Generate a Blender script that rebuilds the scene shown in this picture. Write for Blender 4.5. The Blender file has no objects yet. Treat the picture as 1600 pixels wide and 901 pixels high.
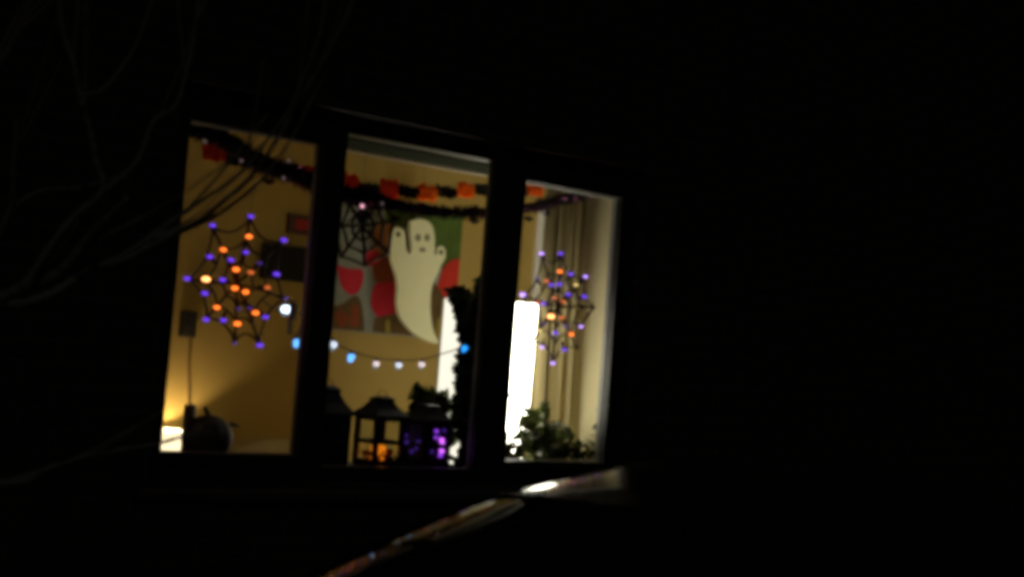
import bpy, bmesh, math, random
from mathutils import Vector, Matrix, noise
random.seed(7)
sc = bpy.context.scene
R = math.radians
PI = math.pi

# ------------------------------------------------------------ camera
FPX = 2080.0
CAM = Vector((-1.8921, -4.5672, 1.6068))
YAW, PITCH, ROLL = 0.6402, 0.0571, 0.0766
fwd = Vector((math.sin(YAW)*math.cos(PITCH), math.cos(YAW)*math.cos(PITCH), math.sin(PITCH)))
r0 = Vector((math.cos(YAW), -math.sin(YAW), 0)); u0 = r0.cross(fwd)
RT = math.cos(ROLL)*r0 + math.sin(ROLL)*u0
UP = -math.sin(ROLL)*r0 + math.cos(ROLL)*u0
cam = bpy.data.cameras.new('camera'); cam_o = bpy.data.objects.new('camera', cam)
sc.collection.objects.link(cam_o); sc.camera = cam_o
m = Matrix((RT, UP, -fwd)).transposed().to_4x4(); m.translation = CAM
cam_o.matrix_world = m
cam.sensor_width = 36; cam.lens = 36*FPX/1600; cam.clip_start = 0.05; cam.clip_end = 300
cam.dof.use_dof = True; cam.dof.focus_distance = 5.4; cam.dof.aperture_fstop = 2.8
cam.dof.aperture_blades = 0

# ------------------------------------------------------------ night sky, faint moonlight, exposure
w = bpy.data.worlds.new('World'); sc.world = w; w.use_nodes = True
nt = w.node_tree; nt.nodes.clear()
sky = nt.nodes.new('ShaderNodeTexSky'); sky.sky_type = 'NISHITA'; sky.sun_disc = False
sky.sun_elevation = R(30); sky.sun_rotation = R(200)
bg = nt.nodes.new('ShaderNodeBackground'); bg.inputs[1].default_value = 0.00012
wo = nt.nodes.new('ShaderNodeOutputWorld')
nt.links.new(sky.outputs[0], bg.inputs[0]); nt.links.new(bg.outputs[0], wo.inputs[0])
sun = bpy.data.lights.new('moonlight', 'SUN'); sun.energy = 0.030; sun.angle = R(3); sun.color = (1, .95, .8)
sun_o = bpy.data.objects.new('moonlight', sun); sc.collection.objects.link(sun_o)
sun_o.rotation_euler = (R(60), 0, R(-20))
sc.view_settings.view_transform = 'Standard'; sc.view_settings.look = 'None'
sc.view_settings.exposure = 0; sc.view_settings.gamma = 1
sc.cycles.use_denoising = True
sc.cycles.pixel_filter_type = 'BLACKMAN_HARRIS'; sc.cycles.filter_width = 5.0
sc.cycles.max_bounces = 8; sc.cycles.diffuse_bounces = 5; sc.cycles.transparent_max_bounces = 16
sc.cycles.sample_clamp_indirect = 4
sc.cycles.caustics_reflective = False; sc.cycles.caustics_refractive = False

# ------------------------------------------------------------ helpers
col = sc.collection

def at(px, py, y):
    """the point of the plane y = const that the photograph shows at this pixel"""
    d = fwd + (px-800)/FPX*RT - (py-450.5)/FPX*UP
    return CAM + d*((y-CAM.y)/d.y)

def along(px, py, dist):
    d = (fwd + (px-800)/FPX*RT - (py-450.5)/FPX*UP).normalized()
    return CAM + d*dist

def mat(name, base, rough=.6, metal=0, noise_amt=0, noise_scale=8, emit=None, strength=0, coat=0, bump=0, spec=None, trans=0):
    M = bpy.data.materials.new(name); M.use_nodes = True
    n = M.node_tree; b = n.nodes['Principled BSDF']
    b.inputs['Base Color'].default_value = (*base, 1); b.inputs['Roughness'].default_value = rough
    b.inputs['Metallic'].default_value = metal
    if coat: b.inputs['Coat Weight'].default_value = coat; b.inputs['Coat Roughness'].default_value = .03
    if spec is not None: b.inputs['Specular IOR Level'].default_value = spec
    if emit: b.inputs['Emission Color'].default_value = (*emit, 1); b.inputs['Emission Strength'].default_value = strength
    if noise_amt or bump:
        tc = n.nodes.new('ShaderNodeTexCoord'); nz = n.nodes.new('ShaderNodeTexNoise')
        nz.inputs['Scale'].default_value = noise_scale; nz.inputs['Detail'].default_value = 6
        n.links.new(tc.outputs['Object'], nz.inputs['Vector'])
        if noise_amt:
            mr = n.nodes.new('ShaderNodeMapRange')
            mr.inputs['To Min'].default_value = 1-noise_amt; mr.inputs['To Max'].default_value = 1+noise_amt
            mx = n.nodes.new('ShaderNodeVectorMath'); mx.operation = 'SCALE'
            mx.inputs[0].default_value = base
            n.links.new(nz.outputs[0], mr.inputs[0]); n.links.new(mr.outputs[0], mx.inputs['Scale'])
            n.links.new(mx.outputs[0], b.inputs['Base Color'])
        if bump:
            bp = n.nodes.new('ShaderNodeBump'); bp.inputs['Strength'].default_value = bump
            bp.inputs['Distance'].default_value = .01
            n.links.new(nz.outputs[0], bp.inputs['Height']); n.links.new(bp.outputs[0], b.inputs['Normal'])
    if trans:
        tr = n.nodes.new('ShaderNodeBsdfTranslucent'); tr.inputs[0].default_value = (*base, 1)
        ms = n.nodes.new('ShaderNodeMixShader'); ms.inputs[0].default_value = trans
        o = n.nodes['Material Output']
        n.links.new(b.outputs[0], ms.inputs[1]); n.links.new(tr.outputs[0], ms.inputs[2])
        n.links.new(ms.outputs[0], o.inputs[0])
    return M

def brick_mat(name, c1, c2, mortar):
    M = mat(name, c1, .9); n = M.node_tree; b = n.nodes['Principled BSDF']
    tc = n.nodes.new('ShaderNodeTexCoord'); mp = n.nodes.new('ShaderNodeMapping')
    mp.inputs['Rotation'].default_value = (R(90), 0, 0)
    br = n.nodes.new('ShaderNodeTexBrick')
    br.inputs['Color1'].default_value = (*c1, 1); br.inputs['Color2'].default_value = (*c2, 1)
    br.inputs['Mortar'].default_value = (*mortar, 1); br.inputs['Scale'].default_value = 1
    br.inputs['Brick Width'].default_value = .225; br.inputs['Row Height'].default_value = .075
    br.inputs['Mortar Size'].default_value = .006
    n.links.new(tc.outputs['Object'], mp.inputs[0]); n.links.new(mp.outputs[0], br.inputs[0])
    n.links.new(br.outputs[0], b.inputs['Base Color'])
    bp = n.nodes.new('ShaderNodeBump'); bp.inputs['Strength'].default_value = .5; bp.invert = True
    bp.inputs['Distance'].default_value = .01
    n.links.new(br.outputs[1], bp.inputs['Height']); n.links.new(bp.outputs[0], b.inputs['Normal'])
    return M

def glass_mat(name, tint=(.97, .98, .96), refl=1.0, haze=0.0):
    M = bpy.data.materials.new(name); M.use_nodes = True; n = M.node_tree; n.nodes.clear()
    o = n.nodes.new('ShaderNodeOutputMaterial'); t = n.nodes.new('ShaderNodeBsdfTransparent')
    t.inputs[0].default_value = (*tint, 1)
    g = n.nodes.new('ShaderNodeBsdfGlossy'); g.inputs['Roughness'].default_value = .02
    lw = n.nodes.new('ShaderNodeLayerWeight'); lw.inputs[0].default_value = .5
    pw = n.nodes.new('ShaderNodeMath'); pw.operation = 'POWER'; pw.inputs[1].default_value = 5
    f = n.nodes.new('ShaderNodeMath'); f.operation = 'MULTIPLY_ADD'; f.inputs[1].default_value = .96; f.inputs[2].default_value = .04
    n.links.new(lw.outputs['Facing'], pw.inputs[0]); n.links.new(pw.outputs[0], f.inputs[0])
    ms = n.nodes.new('ShaderNodeMixShader')
    n.links.new(f.outputs[0], ms.inputs[0]); n.links.new(t.outputs[0], ms.inputs[1]); n.links.new(g.outputs[0], ms.inputs[2])
    n.links.new(ms.outputs[0], o.inputs[0])
    return M

class MB:
    def __init__(s): s.v = []; s.f = []; s.mi = []; s.cur = 0
    def face(s, idx): s.f.append(idx); s.mi.append(s.cur)
    def add(s, vs, fs):
        b = len(s.v); s.v += [tuple(v) for v in vs]
        for f in fs: s.face([b+i for i in f])
    def box(s, x0, x1, y0, y1, z0, z1, M=None):
        vs = [Vector(p) for p in ((x0,y0,z0),(x1,y0,z0),(x1,y1,z0),(x0,y1,z0),(x0,y0,z1),(x1,y0,z1),(x1,y1,z1),(x0,y1,z1))]
        if M: vs = [M @ v for v in vs]
        s.add(vs, [(0,3,2,1),(4,5,6,7),(0,1,5,4),(1,2,6,5),(2,3,7,6),(3,0,4,7)])
    def tube(s, pts, rad, n=6, cap=True):
        pts = [Vector(p) for p in pts]
        if not hasattr(rad, '__len__'): rad = [rad]*len(pts)
        b = len(s.v); prev = None
        for i, p in enumerate(pts):
            t = (pts[min(i+1, len(pts)-1)]-pts[max(i-1, 0)])
            if t.length < 1e-9: t = Vector((0,0,1))
            t.normalize()
            if prev is None:
                a = Vector((0,0,1)) if abs(t.z) < .9 else Vector((1,0,0))
                x = t.cross(a).normalized()
            else:
                x = (prev - t*prev.dot(t)).normalized()
            prev = x; yv = t.cross(x)
            for k in range(n):
                a = 2*PI*k/n; s.v.append(tuple(p+(x*math.cos(a)+yv*math.sin(a))*rad[i]))
        for i in range(len(pts)-1):
            for k in range(n):
                s.face([b+i*n+k, b+i*n+(k+1)%n, b+(i+1)*n+(k+1)%n, b+(i+1)*n+k])
        if cap:
            s.face([b+k for k in range(n)][::-1]); s.face([b+(len(pts)-1)*n+k for k in range(n)])
    def lathe(s, prof, n=20, c=(0,0,0), M=None, wob=None):
        b = len(s.v); c = Vector(c)
        for r, z in prof:
            for k in range(n):
                a = 2*PI*k/n; q = 1 if wob is None else wob(a)
                p = Vector((r*q*math.cos(a), r*q*math.sin(a), z))
                if M: p = M @ p
                s.v.append(tuple(p+c))
        for i in range(len(prof)-1):
            for k in range(n):
                s.face([b+i*n+k, b+i*n+(k+1)%n, b+(i+1)*n+(k+1)%n, b+(i+1)*n+k])
        s.face([b+k for k in range(n)][::-1]); s.face([b+(len(prof)-1)*n+k for k in range(n)])
    def ball(s, c, r, sx=1, sy=1, sz=1, n=12, M=None):
        b = len(s.v); c = Vector(c); h = n//2
        for i in range(1, h):
            th = PI*i/h
            for k in range(n):
                a = 2*PI*k/n
                p = Vector((r*sx*math.sin(th)*math.cos(a), r*sy*math.sin(th)*math.sin(a), r*sz*math.cos(th)))
                if M: p = M @ p
                s.v.append(tuple(c+p))
        t = len(s.v); pt = Vector((0,0,r*sz)); pb = -pt
        if M: pt = M@pt; pb = M@pb
        s.v.append(tuple(c+pt)); s.v.append(tuple(c+pb))
        for i in range(h-2):
            for k in range(n):
                s.face([b+i*n+k, b+(i+1)*n+k, b+(i+1)*n+(k+1)%n, b+i*n+(k+1)%n])
        for k in range(n):
            s.face([t, b+k, b+(k+1)%n]); s.face([t+1, b+(h-2)*n+(k+1)%n, b+(h-2)*n+k])
    def prism(s, poly, d):
        """poly: list of points (closed outline); extruded by vector d"""
        n = len(poly); d = Vector(d); b = len(s.v)
        s.v += [tuple(Vector(p)) for p in poly]+[tuple(Vector(p)+d) for p in poly]
        s.face(list(range(b, b+n))[::-1]); s.face(list(range(b+n, b+2*n)))
        for k in range(n): s.face([b+k, b+(k+1)%n, b+n+(k+1)%n, b+n+k])
    def leaf(s, p, d, nrm, L, W, bend=.2):
        d = d.normalized(); sd = d.cross(nrm)
        if sd.length < 1e-4: sd = d.cross(Vector((1,0,0)))
        sd.normalize(); up = sd.cross(d).normalized()
        b = [p, p+d*L*.35+sd*W*.5+up*W*.12, p+d*L*.35-up*W*.05, p+d*L*.35-sd*W*.5+up*W*.12,
             p+d*L*.72+sd*W*.34-up*L*bend*.3, p+d*L*.72-up*L*bend*.45, p+d*L*.72-sd*W*.34-up*L*bend*.3, p+d*L-up*L*bend]
        s.add(b, [(0,1,2),(0,2,3),(1,4,5,2),(2,5,6,3),(4,7,5),(5,7,6)])
    def build(s, name, mats, parent=None, smooth=False, bevel=0, loc=None):
        me = bpy.data.meshes.new(name)
        vs = s.v
        if loc is not None: vs = [tuple(Vector(v)-Vector(loc)) for v in vs]
        me.from_pydata(vs, [], s.f)
        if not isinstance(mats, (list, tuple)): mats = [mats]
        for q in mats: me.materials.append(q)
        for i, p in enumerate(me.polygons): p.material_index = s.mi[i]; p.use_smooth = smooth
        me.update()
        o = bpy.data.objects.new(name, me); col.objects.link(o)
        if parent is not None: o.parent = parent
        if loc is not None: o.location = loc
        if bevel:
            bv = o.modifiers.new('bevel', 'BEVEL'); bv.width = bevel; bv.segments = 2; bv.limit_method = 'ANGLE'
        return o

def tag(o, label=None, cat=None, group=None, kind=None):
    if label: o['label'] = label
    if cat: o['category'] = cat
    if group: o['group'] = group
    if kind: o['kind'] = kind
    return o

def thing(name, label, cat, loc=(0,0,0), group=None):
    o = bpy.data.objects.new(name, None); col.objects.link(o); o.location = loc
    o.empty_display_size = .1
    return tag(o, label, cat, group)

def part(mb, name, mats, parent, **k):
    """mb is in world coordinates; the parent (an Empty or a part) only moved, never turned"""
    o = mb.build(name, mats, None, **k)
    off = Vector((0,0,0)); q = parent
    while q is not None: off += q.location; q = q.parent
    for v in o.data.vertices: v.co -= off
    o.parent = parent
    return o

def catmull(pts, n=8):
    pts = [Vector(p) for p in pts]; out = []
    P = [pts[0]*2-pts[1]] + pts + [pts[-1]*2-pts[-2]]
    for i in range(1, len(P)-2):
        for k in range(n):
            t = k/n; a, b, c, d = P[i-1], P[i], P[i+1], P[i+2]
            out.append(.5*((2*b)+(c-a)*t+(2*a-5*b+4*c-d)*t*t+(3*b-a-3*c+d)*t**3))
    out.append(pts[-1]); return out

# ------------------------------------------------------------ materials
m_brick = brick_mat('dark brick', (.055,.035,.028), (.040,.028,.024), (.06,.058,.055))
m_frame_out = mat('brown window frame', (.018,.017,.012), .5, noise_amt=.2)
m_frame_in = mat('grey inner frame', (.30,.30,.26), .4)
m_glass = glass_mat('window glass')
_n = m_glass.node_tree; _o = _n.nodes['Material Output']; _last = _o.inputs[0].links[0].from_socket
for _r, _w in ((.16, .08), (.5, .05)):        # added forward scatter that stands in for lens glow round bright lights
    _f = _n.nodes.new('ShaderNodeBsdfRefraction'); _f.inputs['IOR'].default_value = 1.0001; _f.inputs['Roughness'].default_value = _r
    _m = _n.nodes.new('ShaderNodeMixShader'); _m.inputs[0].default_value = _w
    _n.links.new(_last, _m.inputs[1]); _n.links.new(_f.outputs[0], _m.inputs[2]); _last = _m.outputs[0]
_n.links.new(_last, _o.inputs[0])
m_wall = mat('ochre painted wall', (.46,.32,.085), .85, noise_amt=.04, noise_scale=1.3, bump=.12)
m_dark = mat('dark unseen wall', (.10,.07,.035), .9, noise_amt=.1)  # unseen front and left walls darkened to cut light bouncing round the room
m_reveal = mat('plaster reveal', (.82,.72,.42), .8, noise_amt=.06, noise_scale=3)
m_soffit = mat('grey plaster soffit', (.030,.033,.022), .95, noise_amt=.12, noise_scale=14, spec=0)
m_ceil = mat('ceiling paint', (.25,.22,.16), .9)  # unseen ceiling also kept dark to cut bounced light
m_floor = mat('brown carpet', (.16,.10,.06), .95, noise_amt=.3, noise_scale=40, bump=.4)
m_sill = mat('white sill board', (.16,.15,.13), .5)
m_black = mat('black paint', (.008,.008,.007), .55, noise_amt=.2)
m_blackgloss = mat('black gloss', (.006,.006,.006), .15)
m_leaf = mat('dark green leaf', (.018,.030,.010), .5, noise_amt=.5, noise_scale=14, trans=.12)
m_leaf2 = mat('leaf green', (.055,.070,.016), .5, noise_amt=.6, noise_scale=14, trans=.42)
m_stem = mat('stem', (.03,.035,.015), .7)
m_pot = mat('dark pot', (.02,.018,.016), .5, noise_amt=.2)
m_asphalt = mat('asphalt', (.045,.045,.045), .9, noise_amt=.3, noise_scale=60, bump=.4)
m_paving = mat('paving', (.16,.15,.14), .9, noise_amt=.25, noise_scale=20, bump=.3)
m_soil = mat('lawn soil', (.03,.045,.02), .95, noise_amt=.4, noise_scale=30, bump=.5)

# ------------------------------------------------------------ ground
FZ, CZ = .35, 3.15            # room floor and ceiling
g = MB(); g.add([(-60,-60,0),(60,-60,0),(60,60,0),(-60,60,0)], [(0,1,2,3)]); g.build('ground', m_soil)['kind'] = 'structure'
g = MB(); g.add([(-60,-9,.004),(60,-9,.004),(60,-4.9,.004),(-60,-4.9,.004)], [(0,1,2,3)]); g.build('road', m_asphalt)['kind'] = 'structure'
g = MB(); g.box(-60,60,-4.9,-4.78,-.1,.12); g.build('kerb', m_paving, bevel=.01)['kind'] = 'structure'
g = MB(); g.box(-60,60,-4.775,-3.9,-.1,.10); g.build('pavement', m_paving)['kind'] = 'structure'
g = MB(); g.box(-3,3.6,-3.895,-.2,-.1,.02); g.build('driveway', m_asphalt)['kind'] = 'structure'

# ------------------------------------------------------------ the house
house = thing('brick_house', 'dark brick house front around the lit three-pane window', 'house', (2.5, 0, 0))
OX0, OX1, OZ0, OZ1 = -.07, 2.16, 1.10, 2.53
wl = MB()
YO, YI = -.085, .33
x0, x1, z0, z1 = -6, 11, 0, 5.6
# outer leaf as a ring of four blocks around the opening
wl.box(x0, OX0, YO, .10, z0, z1); wl.box(OX1, x1, YO, .10, z0, z1)
wl.box(OX0, OX1, YO, .10, z0, OZ0); wl.box(OX0, OX1, YO, .10, OZ1, z1)
wl.box(x0, x0+.25, .10, 7.5, z0, z1); wl.box(x1-.25, x1, .10, 7.5, z0, z1); wl.box(x0, x1, 7.5, 7.7, z0, z1)
part(wl, 'wall', m_brick, house)
rf = MB()
rf.prism([(x0-.3,-.6,5.35),(x0-.3,3.8,8.0),(x0-.3,8.2,5.35),(x0-.3,8.2,5.5),(x0-.3,3.8,8.2),(x0-.3,-.6,5.55)], (x1-x0+.6,0,0))
roof = part(rf, 'roof', mat('roof tile', (.05,.03,.025), .85, noise_amt=.3), house)
gt = MB(); gt.tube([(x0-.3,-.68,5.38),(x1+.3,-.68,5.38)], .06, 8); part(gt, 'gutter', m_black, house)

# window: outer brown frame with casement sashes left and right of a fixed light
A0,A1,B0,B1,C0,C1 = 0.0,.545,.655,1.378,1.535,2.088
CZ0,CZ1,MZ0,MZ1 = 1.20,2.40,1.158,2.462
def ring(mb, a0,a1,c0,c1, b0,b1,d0,d1, y0,y1):   # a..: outer x, c..: outer z ; b..: inner x, d..: inner z
    mb.box(a0,b0,y0,y1,c0,c1); mb.box(b1,a1,y0,y1,c0,c1); mb.box(b0,b1,y0,y1,c0,d0); mb.box(b0,b1,y0,y1,d1,c1)
def frame(y0, y1, e):
    fm = MB()
    bx = [OX0, (A1+B0)/2, (B1+C0)/2, OX1]
    ring(fm, bx[0],bx[1],OZ0,OZ1, A0+e,A1-e,CZ0+e,CZ1-e, y0,y1)
    ring(fm, bx[1],bx[2],OZ0,OZ1, B0+e,B1-e,MZ0+e,MZ1-e, y0,y1)
    ring(fm, bx[2],bx[3],OZ0,OZ1, C0+e,C1-e,CZ0+e,CZ1-e, y0,y1)
    return fm
win = part(frame(0, .026, 0), 'window', m_frame_out, house)
# casement lips stand proud of the outer frame
for a,b in ((A0,A1),(C0,C1)):
    lp = MB(); ring(lp, a-.045,b+.045,CZ0-.045,CZ1+.045, a-.001,b+.001,CZ0-.001,CZ1+.001, -.014,-.0005)
    part(lp, 'sash', m_frame_out, win, bevel=.004)
part(frame(.0265, .052, .003), 'inner_frame', m_frame_in, win)
for a,b,c,d in ((A0,A1,CZ0,CZ1),(B0,B1,MZ0,MZ1),(C0,C1,CZ0,CZ1)):
    gp = MB(); gp.add([(a+.004,.031,c+.004),(b-.004,.031,c+.004),(b-.004,.031,d-.004),(a+.004,.031,d-.004)],[(0,1,2,3)])
    part(gp, 'pane', m_glass, win)
sl = MB(); sl.prism([(OX0-.06,-.16,1.05),(OX0-.06,.0,1.05),(OX0-.06,.0,1.095),(OX0-.06,-.16,1.075)], (OX1-OX0+.12,0,0))
part(sl, 'outer_sill', mat('concrete sill', (.05,.047,.043), .9, noise_amt=.2), win)
for hx in (A1-.02, C0+.02):
    h = MB(); h.box(hx-.01,hx+.01,.072,.095,1.72,1.78); h.box(hx-.008,hx+.008,.095,.108,1.66,1.79)
    part(h, 'handle', m_frame_in, win, bevel=.003)

# room shell
RX0, RX1, RY1 = -1.6, 5.6, 3.2
s = MB()
s.box(RX0, OX0, .102, YI, FZ, CZ); s.box(OX1, RX1, .102, YI, FZ, CZ)
s.box(OX0, OX1, .102, YI, FZ, 1.12); s.box(OX0, OX1, .102, YI, 2.458, CZ)
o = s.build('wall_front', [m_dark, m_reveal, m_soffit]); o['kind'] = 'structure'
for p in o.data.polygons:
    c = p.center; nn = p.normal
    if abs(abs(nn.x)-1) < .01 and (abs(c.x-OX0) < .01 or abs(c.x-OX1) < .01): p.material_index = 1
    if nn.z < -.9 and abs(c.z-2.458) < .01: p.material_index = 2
s = MB(); s.box(RX0-.1, RX1+.1, RY1, RY1+.1, FZ, CZ); s.build('wall_back', m_wall)['kind'] = 'structure'
s = MB(); s.box(RX0-.1, RX0, .11, RY1, FZ, CZ); s.build('wall_left', m_dark)['kind'] = 'structure'
s = MB(); s.box(RX1, RX1+.1, .11, RY1, FZ, CZ); s.build('wall_right', m_wall)['kind'] = 'structure'
s = MB(); s.box(RX0-.1, RX1+.1, .11, RY1+.1, FZ-.1, FZ); s.build('floor', m_floor)['kind'] = 'structure'
s = MB(); s.box(RX0-.1, RX1+.1, .11, RY1+.1, CZ, CZ+.1); s.build('ceiling', m_ceil)['kind'] = 'structure'
s = MB(); s.box(OX0-.03, OX1+.03, .072, .375, 1.122, 1.146)
SILL = 1.146
s.build('window_sill', m_sill, bevel=.006)['kind'] = 'structure'

# ------------------------------------------------------------ parked car
CA = Vector((.371,-2.205,0)); cang = R(14)
ce = Vector((math.cos(cang), math.sin(cang), 0)); cn = Vector((-math.sin(cang), math.cos(cang), 0))
HW = .60
CC = CA - cn*HW
prof = [(-2.55,.62),(-2.45,.74),(-2.1,.86),(-1.72,.95)]
def top(u):
    ks = [(-1.75,.94),(-1.45,1.095),(-1.14,1.253),(-1.02,1.295),(-.888,1.329),(-.8,1.351),(-.686,1.3725),(-.55,1.389),(-.41,1.408),(-.267,1.419),(-.112,1.4225),(0,1.4225),(.18,1.4185),(.6,1.406),(1.0,1.375),(1.25,1.31),(1.5,1.12),(1.7,.95)]
    if u <= ks[0][0]: return ks[0][1]
    for (a,za),(b,zb) in zip(ks, ks[1:]):
        if u <= b: return za+(zb-za)*(u-a)/(b-a)
    return ks[-1][1]
def tops(u):           # smoothed profile
    return sum(top(u+d)*wt for d,wt in ((-.12,.08),(-.08,.16),(-.04,.17),(0,.18),(.04,.17),(.08,.16),(.12,.08)))
def crown(u, t):       # t in -1..1 across the roof
    k = max(0, min(1, (u+1.05)/.35)); k = k*k*(3-2*k)
    a = abs(t)
    return tops(u) + .006 + k*(-.008*a**2-.105*a**12) + (1-k)*(.014-.022*a**2-.055*a**5-.03*a**12)
def cp(u, v, z): return CC + ce*u + cn*v + Vector((0,0,z))
m_paint = mat('dark car paint', (.012,.013,.015), .22, coat=1, spec=.6)
m_cglass = mat('dark car glass', (.006,.006,.006), .03, spec=.8)
m_rub = mat('rubber', (.012,.012,.012), .8)
m_rim = mat('wheel rim', (.3,.3,.3), .3, metal=1)
car = thing('parked_car', 'dark glossy car parked in front of the window, window glow mirrored along its roof', 'car', tuple(CC))
def sheet(u0,u1,nu,nv,fn,thick=.0):
    mb = MB(); b = 0
    for i in range(nu+1):
        for j in range(nv+1):
            mb.v.append(tuple(fn(u0+(u1-u0)*i/nu, -1+2*j/nv)))
    for i in range(nu):
        for j in range(nv):
            a = i*(nv+1)+j; mb.face([a, a+nv+1, a+nv+2, a+1])
    return mb
def tt(t): return math.copysign(abs(t)**.7, t)
part(sheet(-.74,1.15,60,48, lambda u,t: cp(u, HW*tt(t), crown(u,tt(t)))), 'roof', m_paint, car, smooth=True)
def rw(u):   # half width of the windscreen at u
    return HW + .10*max(0,(-.78-u))/.97
part(sheet(-1.70,-.775,40,48, lambda u,t: cp(u, rw(u)*tt(t), crown(u,tt(t)))), 'windscreen', m_cglass, car, smooth=True)
part(sheet(1.18,1.62,14,24, lambda u,t: cp(u, HW*tt(t), crown(u,tt(t)))), 'rear_window', m_cglass, car, smooth=True)
hd = MB(); hd.tube([cp(-.757, HW*tt(-1+2*j/40), crown(-.757,tt(-1+2*j/40))-.008) for j in range(41)], .012, 6)
part(hd, 'seal', m_rub, car, smooth=True)
for sd in (-1, 1):
    ch_ = MB(); us_ = [-.54+1.64*j/60 for j in range(61)]; ts_ = [.802 for u in us_]
    ch_.tube([cp(u, sd*HW*t_, crown(u,t_)-.003) for u,t_ in zip(us_,ts_)], .0085, 6)
    part(ch_, 'roof_split_strip', m_rub, car, smooth=True)  # strip added to split the mirrored window glow on the roof
# body: lofted lower shell
st = []
for i in range(41):
    u = -2.55 + 4.45*i/40
    if u < -1.7: zt = .66 + .27*min(1,max(0,(u+2.55)/.85))**.5
    else: zt = .93
    if u > 1.6: zt = .93 - .2*(u-1.6)/.3
    hw = .80*(1-.28*max(0,(-u-1.9)/.65)**2.5 - .22*max(0,(u-1.4)/.5)**2.5)
    zb = .22 if -2.3 < u < 1.7 else .30
    sec = [(0,zb),(hw*.9,zb),(hw*.99,zb+.1),(hw,.5),(hw*.99,zt-.14),(hw*.93,zt-.03),(hw*.78,zt),(hw*.4,zt+.02),(0,zt+.025)]
    sec = [(-v,z) for v,z in sec[::-1][:-1]][:] + [] + sec if False else sec
    full = [(v,z) for v,z in sec] + [(-v,z) for v,z in sec[-2:0:-1]]
    st.append([cp(u,v,z) for v,z in full])
bd = MB(); n = len(st[0])
for r_ in st: bd.v += [tuple(p) for p in r_]
for i in range(len(st)-1):
    for k in range(n): bd.face([i*n+k, (i+1)*n+k, (i+1)*n+(k+1)%n, i*n+(k+1)%n])
bd.face(list(range(n))); bd.face([(len(st)-1)*n+k for k in range(n)][::-1])
body = part(bd, 'body', m_paint, car, smooth=True)
for sd in (-1, 1):
    # side glass between belt line and roof rail, split by the door pillar
    for (ua,ub,ub2,ua2) in ((-1.45,.02,.0,-.72),(.10,1.45,1.05,.08)):
        mb = MB(); N = 10
        for i in range(N+1):
            k = i/N; ub_ = ua+(ub-ua)*k; ut_ = ua2+(ub2-ua2)*k
            zt_ = tops(ut_)-.10
            mb.v += [tuple(cp(ub_, sd*.765, .925)), tuple(cp((ub_+ut_)/2, sd*.71, (.925+zt_)/2)), tuple(cp(ut_, sd*(HW+.004), zt_))]
        for i in range(N):
            for j in range(2): a = i*3+j; mb.face([a,a+3,a+4,a+1])
        part(mb, 'side_window', m_cglass, car, smooth=True)
    for pts in ([(-1.72,.70,.93),(-1.2,.672,tops(-1.2)-.08),(-.75,.605,tops(-.75)-.07)], [(.06,.765,.92),(.04,.60,tops(.04)-.08)], [(1.62,.74,.92),(1.35,.66,1.12),(1.08,.60,tops(1.08)-.08)]):
        mb = MB(); mb.tube([cp(u, sd*v, z) for u,v,z in catmull(pts,4)], .028, 8); part(mb, 'pillar', m_paint, car, smooth=True)
    mb = MB(); mb.ball(cp(-1.28, sd*.90, 1.0), .09, .8, 1.1, .8, 14); mb.tube([cp(-1.28,sd*.78,.95), cp(-1.28,sd*.88,.98)], .02)
    part(mb, 'wing_mirror', m_paint, car, smooth=True)
    mb = MB(); mb.ball(cp(-2.42, sd*.52, .64), .11, 1.1, 1.4, .7, 14); part(mb, 'headlight', m_cglass, car, smooth=True)
    mb = MB(); mb.ball(cp(1.82, sd*.6, .78), .09, .7, 1.2, 1.2, 14); part(mb, 'tail_light', mat('red lens', (.12,.005,.005), .1), car, smooth=True)
    for wu in (-1.72, 1.10):
        M = Matrix.Rotation(cang,4,'Z') @ Matrix.Rotation(R(90),4,'X')
        mb = MB(); mb.lathe([(.2,-.1),(.29,-.1),(.315,-.06),(.315,.06),(.29,.1),(.2,.1)], 32, cp(wu, sd*.73, .335), M)
        wh = part(mb, 'wheel', m_rub, car, smooth=True)
        mb = MB(); mb.lathe([(.04,-.105),(.19,-.085),(.2,0),(.19,.085),(.04,.105)], 20, cp(wu, sd*.73, .335), M)
        part(mb, 'rim', m_rim, wh, smooth=True)

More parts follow.
